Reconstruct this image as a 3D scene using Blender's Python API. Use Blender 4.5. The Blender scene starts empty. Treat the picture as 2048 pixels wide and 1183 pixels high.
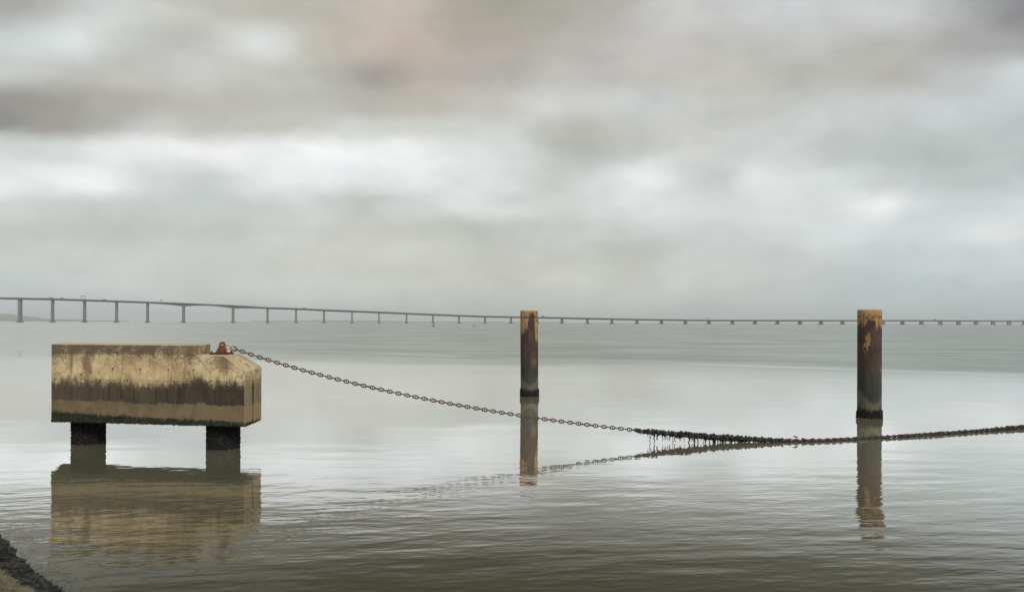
import bpy, bmesh, math, random
import numpy as np
from mathutils import Vector, Matrix, noise as mnoise

random.seed(7)
S = bpy.context.scene
COL = S.collection
R = math.radians

# ------------------------------------------------------------------ camera
F = 1600.0              # focal length in pixels of the 2048 px wide photograph
H = 4.0                 # eye height above the water
HOR = 643.75            # horizon row at the picture centre
ROLL = 0.0032
cam = bpy.data.cameras.new('camera')
cam.sensor_width = 36.0
cam.lens = F / 2048 * 36.0
cam.shift_y = (HOR - 591.5) / 2048
cam.clip_start = 0.1
cam.clip_end = 60000
co = bpy.data.objects.new('camera', cam)
COL.objects.link(co)
co.matrix_world = Matrix.Translation((0, 0, H)) @ Matrix.Rotation(R(90), 4, 'X') @ Matrix.Rotation(ROLL, 4, 'Z')
S.camera = co

S.view_settings.view_transform = 'Standard'
S.view_settings.look = 'None'
S.view_settings.exposure = 0.35
S.view_settings.gamma = 1.0
S.view_settings.use_curve_mapping = False
S.cycles.max_bounces = 6
S.cycles.volume_bounces = 1
S.cycles.use_denoising = True
S.cycles.caustics_reflective = False
S.cycles.caustics_refractive = False


# ------------------------------------------------- tiny node expression language
class T:                       # current node tree
    nt = None


def _n(kind):
    return T.nt.nodes.new(kind)


def _set(sock, v):
    if isinstance(v, E):
        T.nt.links.new(v.s, sock)
    elif isinstance(v, (tuple, list)):
        v = tuple(v)
        if sock.type == 'RGBA' and len(v) == 3:
            v = v + (1.0,)
        sock.default_value = v
    else:
        sock.default_value = (v, v, v) if sock.type == 'VECTOR' else ((v, v, v, 1) if sock.type == 'RGBA' else v)


def M(op, a, b=None, c=None):
    n = _n('ShaderNodeMath'); n.operation = op
    for i, v in enumerate((a, b, c)):
        if v is not None:
            _set(n.inputs[i], v)
    return E(n.outputs[0])


class E:
    def __init__(self, s): self.s = s
    def __add__(self, o): return M('ADD', self, o)
    __radd__ = __add__
    def __mul__(self, o): return M('MULTIPLY', self, o)
    __rmul__ = __mul__
    def __sub__(self, o): return M('SUBTRACT', self, o)
    def __rsub__(self, o): return M('SUBTRACT', o, self)
    def __truediv__(self, o): return M('DIVIDE', self, o)
    def __rtruediv__(self, o): return M('DIVIDE', o, self)


def sstep(x, lo, hi, a=0.0, b=1.0):
    n = _n('ShaderNodeMapRange'); n.interpolation_type = 'SMOOTHSTEP'
    for i, v in enumerate((x, lo, hi, a, b)):
        _set(n.inputs[i], v)
    return E(n.outputs[0])


def clamp01(x):
    n = _n('ShaderNodeClamp'); _set(n.inputs[0], x)
    return E(n.outputs[0])


def sep(v):
    n = _n('ShaderNodeSeparateXYZ'); _set(n.inputs[0], v)
    return E(n.outputs[0]), E(n.outputs[1]), E(n.outputs[2])


def comb(x, y, z):
    n = _n('ShaderNodeCombineXYZ')
    for i, v in enumerate((x, y, z)):
        _set(n.inputs[i], v)
    return E(n.outputs[0])


def noise(vec, scale=1.0, detail=3.0, rough=0.5, dist=0.0):
    n = _n('ShaderNodeTexNoise')
    _set(n.inputs['Vector'], vec)
    n.inputs['Scale'].default_value = scale
    n.inputs['Detail'].default_value = detail
    n.inputs['Roughness'].default_value = rough
    n.inputs['Distortion'].default_value = dist
    return E(n.outputs[0])


def voro(vec, scale=1.0, feature='F1'):
    n = _n('ShaderNodeTexVoronoi'); n.feature = feature
    _set(n.inputs['Vector'], vec)
    n.inputs['Scale'].default_value = scale
    return E(n.outputs[0])


def mix(fac, a, b):
    n = _n('ShaderNodeMix'); n.data_type = 'RGBA'; n.clamp_factor = True
    _set(n.inputs[0], fac); _set(n.inputs[6], a); _set(n.inputs[7], b)
    return E(n.outputs[2])


def mulc(a, b):
    n = _n('ShaderNodeMix'); n.data_type = 'RGBA'; n.blend_type = 'MULTIPLY'
    n.inputs[0].default_value = 1
    _set(n.inputs[6], a); _set(n.inputs[7], b)
    return E(n.outputs[2])


def lin(c):
    return tuple((v / 255 / 12.92) if v / 255 <= .04045 else ((v / 255 + .055) / 1.055) ** 2.4 for v in c)


def ramp(x, stops, color=False, interp='LINEAR'):
    n = _n('ShaderNodeValToRGB'); n.color_ramp.interpolation = interp
    el = n.color_ramp.elements
    while len(el) < len(stops):
        el.new(0.5)
    for e, (p, v) in zip(el, sorted(stops, key=lambda q: q[0])):
        e.position = p
        e.color = (*v, 1) if isinstance(v, tuple) else (v, v, v, 1)
    _set(n.inputs[0], x)
    return E(n.outputs[0])


def bump(h, distance=1.0, strength=1.0):
    n = _n('ShaderNodeBump')
    n.inputs['Strength'].default_value = strength
    n.inputs['Distance'].default_value = distance
    _set(n.inputs['Height'], h)
    return E(n.outputs[0])


def pos():
    return E(_n('ShaderNodeNewGeometry').outputs['Position'])


def objpos():
    return E(_n('ShaderNodeTexCoord').outputs['Object'])


def material(name, build):
    m = bpy.data.materials.new(name); m.use_nodes = True
    T.nt = m.node_tree
    b = T.nt.nodes['Principled BSDF']
    kw = build()
    for k, v in kw.items():
        _set(b.inputs[k], v)
    return m


# --------------------------------------------------------------------- sky
SUN_EL, SUN_AZ = R(34), R(150)        # azimuth clockwise from +Y (the view direction)
world = bpy.data.worlds.new('World'); S.world = world
world.use_nodes = True
T.nt = world.node_tree
for n_ in list(T.nt.nodes):
    T.nt.nodes.remove(n_)
dirv = E(_n('ShaderNodeTexCoord').outputs['Generated'])
dx, dy, dz = sep(dirv)
az0 = M('ARCTAN2', dx, dy)
el0 = M('ARCSINE', dz)
# cloud-deck coordinates: direction projected on a flat layer, so clouds flatten towards the horizon
den = M('MAXIMUM', dz, 0.0) + 0.22
deck = comb(dx / den, dy / den, 0.0)
bill = comb(dx, dy, dz * 1.7)
wx = noise(bill, 7.0, 6, .58) - .5
wy = noise(comb(dx + 4.1, dy + 3.7, dz * 1.7 + .4), 8.0, 6, .58) - .5
az = az0 + wx * .10
hyp = M('SQRT', dx * dx + dy * dy)
el = dz / M('MAXIMUM', dy, hyp * .55) + wy * .045
SKY = [
 (20,  {0:(165,163,160),200:(203,206,203),400:(190,190,183),600:(185,182,172),800:(190,182,172),1000:(165,162,150),1200:(178,174,168),1400:(198,198,196),1600:(202,205,205),1800:(195,197,196),2048:(142,142,143)}),
 (90,  {0:(200,206,203),120:(215,221,220),250:(195,197,192),400:(190,190,185),540:(212,214,212),650:(188,184,172),800:(190,178,168),1000:(176,171,161),1200:(185,182,178),1400:(192,190,186),1600:(190,190,186),1800:(178,177,172),1950:(168,168,166),2048:(163,163,163)}),
 (150, {0:(193,195,191),200:(190,188,182),400:(198,198,193),600:(190,190,183),730:(168,164,157),850:(188,180,170),1000:(180,176,170),1200:(186,184,180),1400:(192,190,182),1600:(186,187,180),1800:(178,176,170),1950:(190,193,192),2048:(200,204,204)}),
 (210, {0:(157,154,149),200:(176,173,166),400:(184,182,174),600:(186,186,178),800:(186,182,174),1000:(193,192,185),1100:(200,200,197),1300:(198,200,198),1500:(194,195,192),1700:(193,195,193),1900:(198,202,203),2048:(195,201,203)}),
 (252, {0:(148,146,142),100:(163,161,156),200:(174,173,168),300:(194,194,190),450:(192,191,185),600:(190,190,184),700:(200,201,197),800:(200,201,196),1000:(200,201,197),1150:(188,189,182),1300:(198,199,194),1500:(196,197,195),1700:(192,196,195),1900:(188,195,193),2048:(188,196,195)}),
 (300, {0:(204,209,206),150:(209,213,211),230:(226,228,227),400:(235,235,235),600:(230,232,232),800:(230,231,231),950:(215,217,215),1030:(204,206,204),1130:(183,184,178),1250:(192,193,188),1400:(200,201,198),1600:(198,201,200),1750:(188,195,192),1900:(182,188,185),2048:(185,191,190)}),
 (360, {0:(222,225,224),170:(231,233,232),300:(212,215,213),420:(200,205,203),550:(226,228,227),700:(226,229,229),850:(225,228,228),950:(216,219,218),1100:(199,201,197),1200:(213,216,215),1300:(227,230,230),1430:(195,198,197),1520:(222,225,224),1650:(211,216,214),1800:(196,201,200),1950:(184,190,189),2048:(190,197,197)}),
 (410, {0:(205,209,206),200:(194,198,195),400:(198,203,200),600:(203,206,203),720:(193,196,191),850:(205,208,205),950:(215,217,215),1100:(204,207,204),1300:(214,218,217),1500:(213,217,216),1650:(217,221,221),1770:(232,234,234),1850:(208,213,213),1950:(198,204,204),2048:(203,208,208)}),
 (460, {0:(191,192,188),200:(191,193,189),400:(191,193,187),550:(205,206,202),700:(198,199,193),850:(191,193,185),1000:(193,195,189),1200:(196,199,195),1400:(203,207,206),1600:(209,214,213),1800:(208,214,214),2000:(216,220,220),2048:(212,216,216)}),
 (510, {0:(200,201,196),300:(200,203,199),600:(203,204,198),800:(200,202,195),1000:(195,197,190),1230:(191,193,185),1400:(198,200,197),1600:(198,202,201),1800:(198,205,205),2048:(200,206,208)}),
 (570, {0:(195,202,200),300:(200,204,201),600:(203,205,199),800:(200,202,195),1000:(198,199,191),1200:(200,202,195),1400:(203,204,198),1600:(195,200,198),1800:(190,199,200),2048:(190,198,202)}),
 (640, {0:(185,193,200),300:(190,197,196),600:(190,195,190),900:(190,194,187),1200:(192,195,188),1400:(190,195,192),1700:(180,190,192),2048:(182,192,197)}),
]
AZM = math.atan(1024 / F)
t_az = az * (1 / (2 * AZM)) + .5
skyc = None
prev = None
for yy, row in SKY:
    stops = [(math.atan((x - 1024) / F) / (2 * AZM) + .5, tuple(.55 + (q - .55) * 1.14 for q in lin(c))) for x, c in row.items()]
    rc = ramp(t_az, stops, True, 'EASE')
    e = (643.75 - yy) / F
    skyc = rc if skyc is None else mix(sstep(el, prev, e), skyc, rc)
    prev = e
# the same kind of cloud outside the view, dimmed overhead to darken near water
big = noise(deck, .55, 5, .55)
rest = ramp(big, [(.30, lin((160, 157, 152))), (.46, lin((188, 187, 183))), (.56, lin((204, 206, 204))), (.68, lin((226, 228, 228)))])
outside = M('MAXIMUM', sstep(M('ABSOLUTE', az0), AZM * 1.02, AZM * 1.5), sstep(el0, R(22.5), R(30)))
rest = mulc(rest, ramp(sstep(el0, R(14), R(45)), [(0, 1.0), (1, .73)]))
skyc = mix(outside, skyc, rest)
wisp = noise(comb(dx + 2.2, dy, dz * 2.2), 9.0, 5, .55)
skyc = mulc(skyc, ramp(wisp, [(.3, .925), (.7, 1.065)]))
fray = noise(comb(dx + wx * .12, dy, dz * 2.0 + wy * .10), 15.0, 7, .6)
skyc = mulc(skyc, ramp(fray, [(.32, .945), (.5, 1.0), (.68, 1.05)]))
nish = _n('ShaderNodeTexSky'); nish.sky_type = 'NISHITA'; nish.sun_disc = False
nish.sun_elevation = SUN_EL; nish.sun_rotation = SUN_AZ
nish.dust_density = 3.0
bg1 = _n('ShaderNodeBackground'); bg1.inputs[1].default_value = .05
T.nt.links.new(nish.outputs[0], bg1.inputs[0])
bg2 = _n('ShaderNodeBackground'); bg2.inputs[1].default_value = .86
T.nt.links.new(skyc.s, bg2.inputs[0])
ms = _n('ShaderNodeMixShader'); ms.inputs[0].default_value = .96
T.nt.links.new(bg1.outputs[0], ms.inputs[1]); T.nt.links.new(bg2.outputs[0], ms.inputs[2])
wo = _n('ShaderNodeOutputWorld')
T.nt.links.new(ms.outputs[0], wo.inputs[0])

sun = bpy.data.lights.new('sun', 'SUN')
sun.energy = 1.5; sun.angle = R(14); sun.color = (1.0, .94, .84)
so = bpy.data.objects.new('sun', sun); COL.objects.link(so)
sd = Vector((math.sin(SUN_AZ) * math.cos(SUN_EL), math.cos(SUN_AZ) * math.cos(SUN_EL), math.sin(SUN_EL)))
so.rotation_euler = sd.to_track_quat('Z', 'Y').to_euler()
so.location = (0, -20, 40)


# ----------------------------------------------------------------- helpers
def ray(px, py):
    """direction (per metre of depth) of a pixel of the photograph"""
    a, b = (px - 1024) / F, (HOR - py) / F
    c, s = math.cos(ROLL), math.sin(ROLL)
    return a * c - b * s, a * s + b * c


def at(px, py, d):
    u, v = ray(px, py)
    return Vector((u * d, d, H + v * d))


def on_water(px, py, z=0.0):
    u, v = ray(px, py)
    return at(px, py, (H - z) / -v)


def mesh_from(name, verts, faces, mats=()):
    me = bpy.data.meshes.new(name)
    me.from_pydata([tuple(v) for v in verts], [], faces)
    for m in mats:
        me.materials.append(m)
    me.update()
    return me


def link(name, me, parent=None, mat=None, smooth=False):
    o = bpy.data.objects.new(name, me)
    COL.objects.link(o)
    if mat is not None:
        me.materials.clear(); me.materials.append(mat)
    if smooth:
        for p in me.polygons: p.use_smooth = True
    if parent is not None:
        o.parent = parent
        o.matrix_parent_inverse = Matrix.Translation(-PARENT_LOC.get(parent.name, Vector((0, 0, 0))))
    return o


PARENT_LOC = {}


def thing(name, label, cat, loc, group=None):
    o = bpy.data.objects.new(name, None)
    COL.objects.link(o)
    o.location = loc
    o.empty_display_size = .2
    PARENT_LOC[o.name] = Vector(loc)
    tag(o, label, cat, group)
    return o


def tag(o, label, cat, group=None):
    o['label'] = label; o['category'] = cat
    if group: o['group'] = group


class MB:
    """collects shapes into one mesh"""
    def __init__(self): self.v = []; self.f = []
    def add(self, v, f):
        k = len(self.v)
        self.v += [tuple(q) for q in v]
        self.f += [tuple(i + k for i in q) for q in f]
        return self
    def box(self, c, s, rot=None):
        c = Vector(c); hx, hy, hz = s[0] / 2, s[1] / 2, s[2] / 2
        vs = [Vector((x, y, z)) for x in (-hx, hx) for y in (-hy, hy) for z in (-hz, hz)]
        if rot is not None: vs = [rot @ q for q in vs]
        return self.add([q + c for q in vs], [(0, 1, 3, 2), (4, 6, 7, 5), (0, 4, 5, 1), (2, 3, 7, 6), (0, 2, 6, 4), (1, 5, 7, 3)])
    def tube(self, pts, rad, n=8, cap=True):
        pts = [Vector(p) for p in pts]
        rings = []
        up = None
        for i, p in enumerate(pts):
            t = (pts[min(i + 1, len(pts) - 1)] - pts[max(i - 1, 0)]).normalized()
            if up is None:
                up = Vector((0, 0, 1)) if abs(t.z) < .9 else Vector((1, 0, 0))
            a = t.cross(up).normalized(); up = a.cross(t).normalized()
            r = rad[i] if isinstance(rad, (list, tuple)) else rad
            rings.append([p + (a * math.cos(2 * math.pi * k / n) + up * math.sin(2 * math.pi * k / n)) * r for k in range(n)])
        v = [q for r_ in rings for q in r_]
        f = []
        for i in range(len(pts) - 1):
            for k in range(n):
                f.append((i * n + k, i * n + (k + 1) % n, (i + 1) * n + (k + 1) % n, (i + 1) * n + k))
        if cap:
            f.append(tuple(range(n - 1, -1, -1)))
            f.append(tuple((len(pts) - 1) * n + k for k in range(n)))
        return self.add(v, f)
    def prism(self, poly, fn, t0, t1):
        """poly: (s,z) outline, counter-clockwise seen from the front; fn(s,t,z) -> point"""
        n = len(poly)
        v = [fn(s, t0, z) for s, z in poly] + [fn(s, t1, z) for s, z in poly]
        f = [tuple(range(n)), tuple(range(2 * n - 1, n - 1, -1))]
        f += [(i, i + n, (i + 1) % n + n, (i + 1) % n) for i in range(n)]
        return self.add(v, f)
    def mesh(self, name):
        me = bpy.data.meshes.new(name)
        me.from_pydata(self.v, [], self.f)
        bm = bmesh.new(); bm.from_mesh(me)
        bmesh.ops.recalc_face_normals(bm, faces=bm.faces)
        bm.to_mesh(me); bm.free()
        return me


def _ico():
    bm = bmesh.new(); bmesh.ops.create_icosphere(bm, subdivisions=1, radius=1)
    v = [x.co.copy() for x in bm.verts]; f = [tuple(q.index for q in p.verts) for p in bm.faces]
    bm.free(); return v, f


ICO_V, ICO_F = _ico()


def lump(mb, c, r, sx=1., sy=1., sz=1., rng=random, jag=.25):
    rot = Matrix.Rotation(rng.uniform(0, 6.28), 3, 'Z') @ Matrix.Rotation(rng.uniform(-.8, .8), 3, 'X')
    c = Vector(c)
    mb.add([c + rot @ Vector((q.x * r * sx, q.y * r * sy, q.z * r * sz)) * rng.uniform(1 - jag, 1 + jag) for q in ICO_V], ICO_F)


# --------------------------------------------------------------- materials
def b_concrete():
    p = pos(); x, y, z = sep(p)
    s = x * .988 - y * .15                       # runs along the front face
    e1 = noise(comb(s * 1.0, y * .4, z * 1.0), 2.3, 5, .62)
    fine = noise(p, 22, 4, .65)
    speck = noise(p, 48, 2, .6)
    drip = noise(comb(s * 7, y * 2, z * .55), 1.0, 4, .6)
    drip2 = noise(comb(s * 2.2, y * 1.2, z * .8), 1.0, 3, .6)
    col = mix(sstep(e1, .38, .62), (.82, .68, .41), (.66, .515, .29))
    col = mix(sstep(noise(comb(s, y, z * .7 + 4), 1.3, 3), .52, .66, 0, .45), col, (.52, .32, .15))
    # weathering: grey-brown films that thin out downwards, speckled lichen
    zz0 = z + (drip - .5) * .28 + (drip2 - .5) * .9
    film = sstep(zz0, 2.35, 3.0) * sstep(e1 + (fine - .5) * .8, .30, .62)
    col = mix(film * .74, col, (.24, .185, .115))
    col = mix(sstep(drip + (drip2 - .5) * .9, .54, .74, 0, .62), col, (.23, .165, .095))
    col = mix(sstep(noise(comb(s * 1.3 + 20, y, z * 2.0), 1.0, 5, .6), .52, .66, 0, .55), col, (.36, .24, .12))
    col = mix(sstep(fine + (e1 - .5) * .6 + (z - 2.6) * .12, .53, .63, 0, .58), col, (.19, .145, .09))
    col = mix(sstep(speck + (drip2 - .5) * .5, .62, .70, 0, .6), col, (.12, .09, .058))
    # dirty upper lift
    top = sstep(z + (drip - .5) * .10 + (e1 - .5) * .25, 2.88, 3.02) * sstep(e1 + fine * .5, .45, .85, .45, .9) * sstep(s, -12.9, -14.4, .35, 1.0)
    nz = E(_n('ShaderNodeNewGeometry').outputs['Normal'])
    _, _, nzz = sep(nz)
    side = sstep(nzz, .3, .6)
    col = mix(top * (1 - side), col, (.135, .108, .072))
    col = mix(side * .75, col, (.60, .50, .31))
    # formwork joints and tie-hole rust runs
    for zz in (2.985, 2.15):
        ln = sstep(M('ABSOLUTE', z - zz + (fine - .5) * .02), .004, .013, .55, 0)
        col = mix(ln, col, (.11, .085, .055))
    for ss in (-15.2, -13.9, -13.05, -12.25):
        ln = sstep(M('ABSOLUTE', s - ss + (fine - .5) * .03), .004, .016, .5, 0) * sstep(z, 2.9, 2.5)
        col = mix(ln * sstep(drip2, .35, .6), col, (.12, .09, .06))
    for ss, zz in ((-17.85, 3.06), (-15.95, 3.0), (-14.2, 2.98), (-16.1, 2.5), (-15.15, 2.5), (-14.2, 2.5), (-13.35, 2.5), (-17.2, 2.3), (-15.6, 2.15), (-14.0, 2.1), (-15.1, 1.2), (-14.2, 1.2), (-13.2, 1.16)):
        ds = s - ss; dzz = z - zz
        dd = M('SQRT', ds * ds + dzz * dzz) + (fine - .5) * .03
        col = mix(sstep(dd, .018, .045, .9, 0), col, (.05, .04, .03))
        run = sstep(M('ABSOLUTE', ds + (drip - .5) * .03), .006, .03, .45, 0) * sstep(dzz, -.55, -.02) * sstep(dzz, .02, -.01)
        col = mix(run, col, (.16, .10, .055))
    # cracks towards the chain end
    cr = voro(comb(s * 1.0, y, z * .7) if False else comb(s + (e1 - .5) * .3, y + (fine - .5) * .08, z * .7 + (drip2 - .5) * .3), 1.7, 'DISTANCE_TO_EDGE')
    col = mix(sstep(cr, .004, .016, .75, 0) * sstep(s, -14.6, -13.6) * sstep(z, 2.0, 2.15), col, (.07, .055, .04))
    # tidal bands: black lichen belt, washed tan belt, green weed at the foot
    rag = (noise(comb(s * 3.2, y * 3.2, z * 1.5), 1.0, 6, .7) - .5)
    rag2 = noise(comb(s * .45, y * .45, 0), 1.0, 2) - .5
    right = sstep(s, -15.5, -12.6)
    zt = z + rag * .75 + rag2 * .75 + (drip - .5) * .38 + (speck - .5) * .6 + (fine - .5) * .5 - right * .12
    dark = sstep(zt, 2.24, 1.94)
    dcol = mix(right, (.072, .056, .040), (.020, .0165, .014))
    dcol = mix(sstep(e1 + (fine - .5) * .4, .42, .7, 0, .8), dcol, (.085, .066, .045))
    dcol = mix(sstep(drip + (fine - .5) * .9 + (drip2 - .5) * .7, .42, .70, 0, .85), dcol, (.016, .013, .011))
    dcol = mix(sstep(speck + (fine - .5) * .6, .60, .70, 0, .5) * (1 - right * .75), dcol, (.16, .125, .08))
    nxx, _, _ = sep(nz)
    endf = sstep(nxx, .45, .75)                     # end face: light from the right put into paler bands
    col = mix(dark * (.96 - endf * .35), col, dcol)
    zt2 = z + (fine - .5) * .09 + rag * .30 + rag2 * .22 + s * .012 + (speck - .5) * .06
    tan = sstep(zt2, 1.30, 1.26)
    tcol = mix(sstep(e1 + (drip2 - .5) * .6, .35, .7), (.225, .170, .098), (.165, .124, .070))
    tcol = mix(sstep(speck, .62, .7, 0, .4), tcol, (.09, .07, .04))
    tcol = mix(endf, tcol, (.36, .27, .15))
    col = mix(sstep(M('ABSOLUTE', zt2 - 1.285), .035, .0, 0, .6) * right, col, (.32, .21, .14))
    col = mix(tan, col, tcol)
    weed = sstep(z + rag * .55 + (speck - .5) * .30 + rag2 * .12 + s * .035, .50, .44)
    wcol = mix(sstep(fine, .4, .65), (.012, .018, .010), (.035, .046, .020))
    wcol = mix(sstep(speck, .66, .70), wcol, (.22, .2, .15))
    col = mix(weed, col, wcol)
    hgt = fine * .012 + e1 * .02 + weed * .03 + speck * .004 - dark * .003
    return {'Base Color': col, 'Roughness': sstep(weed, 0, 1, .88, .6), 'Normal': bump(hgt, 1, .8)}


CONC = material('stained_concrete', b_concrete)


def b_crust():
    p = pos(); x, y, z = sep(p)
    n = noise(p, 9, 3, .6); s = noise(p, 60, 2, .6); q = noise(p, 19, 2, .6)
    c = mix(sstep(n, .4, .65), (.007, .007, .009), (.024, .022, .022))
    c = mix(sstep(q, .58, .68, 0, .8), c, (.075, .068, .058))
    c = mix(sstep(s, .62, .68, 0, .8), c, (.16, .145, .12))
    return {'Base Color': c, 'Roughness': .8, 'Specular IOR Level': .25, 'Normal': bump(s * .006, 1, 1)}


CRUST = material('mussel_crust', b_crust)


def b_weed():
    p = pos()
    n = noise(p, 5, 3, .6); s = noise(p, 45, 2, .6)
    c = mix(sstep(n, .4, .62), (.009, .009, .008), (.032, .032, .023))
    c = mix(sstep(s, .60, .68, 0, .7), c, (.11, .105, .085))
    return {'Base Color': c, 'Roughness': .5, 'Normal': bump(s * .006, 1, 1)}


WEED = material('fouling_weed', b_weed)


def b_alga():
    p = pos()
    n = noise(p, 7, 3, .6); s = noise(p, 50, 2, .6)
    c = mix(sstep(n, .4, .62), (.010, .014, .008), (.032, .042, .018))
    c = mix(sstep(s, .64, .7, 0, .8), c, (.2, .19, .14))
    return {'Base Color': c, 'Roughness': .6}


ALGA = material('green_alga', b_alga)


def b_iron(base, rust):
    def f():
        p = pos()
        n = noise(p, 4, 4, .65); s = noise(p, 60, 3, .6)
        c = mix(sstep(n, .40, .66), base, rust)
        c = mix(sstep(s, .5, .75, 0, .6), c, tuple(v * .4 for v in base))
        return {'Base Color': c, 'Roughness': .8, 'Metallic': .15, 'Normal': bump(s * .003, 1, .8)}
    return f


IRON = material('chain_iron', b_iron((.125, .100, .092), (.18, .115, .085)))
REDIRON = material('red_oxide_iron', b_iron((.21, .062, .040), (.27, .10, .06)))
DARKRED = material('dark_oxide_iron', b_iron((.10, .024, .018), (.16, .05, .03)))
GALV = material('galvanised_iron', b_iron((.52, .47, .40), (.58, .52, .44)))


def b_pile(cx, cy, rad, zth, patches, freckle):
    def f():
        p = pos(); x, y, z = sep(p)
        a = (x - cx) / rad
        n = noise(comb(x * 4.2, y * 4.2, z * 1.9), 1.4, 6, .68)
        n2 = noise(comb(x * 9, y * 9, z * 1.6), 1.0, 4, .6)
        fine = noise(p, 30, 3, .65)
        n3 = noise(comb(x * 15, y * 15, z * 6), 1.0, 4, .65)
        th = ramp(a * .5 + .5, [(q * .5 + .5, v / 5.0) for q, v in zth]) * 5.0
        m = z - th + (n - .5) * 1.5 + (n3 - .5) * 1.1 + (fine - .5) * .3
        paint = sstep(m, -.01, .03)
        for (pa, pz, ra, rz) in patches:
            da = (a - pa) / ra; dq = (z - pz) / rz
            q = .75 - M('SQRT', da * da + dq * dq) + (n - .5) * 2.6 + (n3 - .5) * 3.2 + (fine - .5) * .6
            paint = M('MAXIMUM', paint, sstep(q, .0, .06))
        for (pa, pz, ra, rz) in freckle:
            da = (a - pa) / ra; dq = (z - pz) / rz
            q = sstep(M('SQRT', da * da + dq * dq), 1.1, .5)
            paint = M('MAXIMUM', paint, q * sstep(noise(p, 27, 2, .6), .53, .58) * .9)
        pc = mix(sstep(n2, .36, .66), (.50, .315, .15), (.37, .20, .085))
        pc = mix(sstep(fine, .56, .74, 0, .8), pc, (.16, .07, .035))
        pc = mix(sstep(n3 + (n - .5) * .8 + sstep(M('ABSOLUTE', z - 4.27), .16, .02, 0, .12), .58, .66, 0, .9), pc, (.11, .06, .04))
        rc = mix(sstep(n, .38, .66), (.044, .029, .026), (.094, .056, .045))
        rc = mix(sstep(n2, .52, .75, 0, .6), rc, (.13, .055, .03))
        # the tide line: green-black slime, then a pale mud belt
        zl = z + (n - .5) * .9
        rc = mix(sstep(zl, 2.15, 1.75), rc, mix(sstep(n2, .35, .7), (.032, .034, .029), (.064, .063, .048)))
        rc = mix(sstep(z + (n - .5) * .55 + (n3 - .5) * .3 - a * a * .55, .74, .50) * sstep(n3 + n, .75, 1.15, .35, 1.0), rc, mix(sstep(fine, .4, .7), (.19, .165, .12), (.11, .096, .07)))
        rc = mix(sstep(z + (fine - .5) * .5 + (n - .5) * .5 - a * a * .15, .42, .28), rc, (.024, .022, .020))
        c = mix(paint, rc, pc)
        return {'Base Color': c, 'Roughness': .85, 'Normal': bump(paint * .010 + fine * .008 + n2 * .006, 1, 1)}
    return f


def b_bridge():
    p = pos(); x, y, z = sep(p)
    n = noise(comb(x * .05, y * .05, z * .01), 3, 3)
    c = mix(n, (.155, .150, .142), (.20, .19, .175))
    c = mix(sstep(z, 3.0, 1.5), c, (.035, .034, .032))
    return {'Base Color': c, 'Roughness': .9}


BRIDGE = material('bridge_concrete', b_bridge)
STEEL = material('grey_steel', lambda: {'Base Color': (.12, .12, .12), 'Roughness': .6})
BLACKP = material('dark_paint', lambda: {'Base Color': mix(noise(pos(), 2, 2), (.02, .022, .022), (.035, .035, .035)), 'Roughness': .5})
WHITEP = material('white_paint', lambda: {'Base Color': mix(noise(pos(), 2, 2), (.6, .6, .58), (.7, .7, .68)), 'Roughness': .5})
TRUCKC = [material('truck_paint', lambda c=c: {'Base Color': mix(noise(pos(), 1, 2), c, tuple(v * .8 for v in c)), 'Roughness': .4})
          for c in ((.35, .35, .34), (.12, .05, .04), (.08, .10, .14))]
FEATHER = material('feathers', lambda: {'Base Color': mix(noise(objpos(), 40, 3), (.03, .028, .026), (.075, .065, .05)), 'Roughness': .8})
PALEFEATHER = material('pale_feathers', lambda: {'Base Color': mix(noise(objpos(), 40, 3), (.4, .4, .38), (.5, .5, .47)), 'Roughness': .8})


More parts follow.
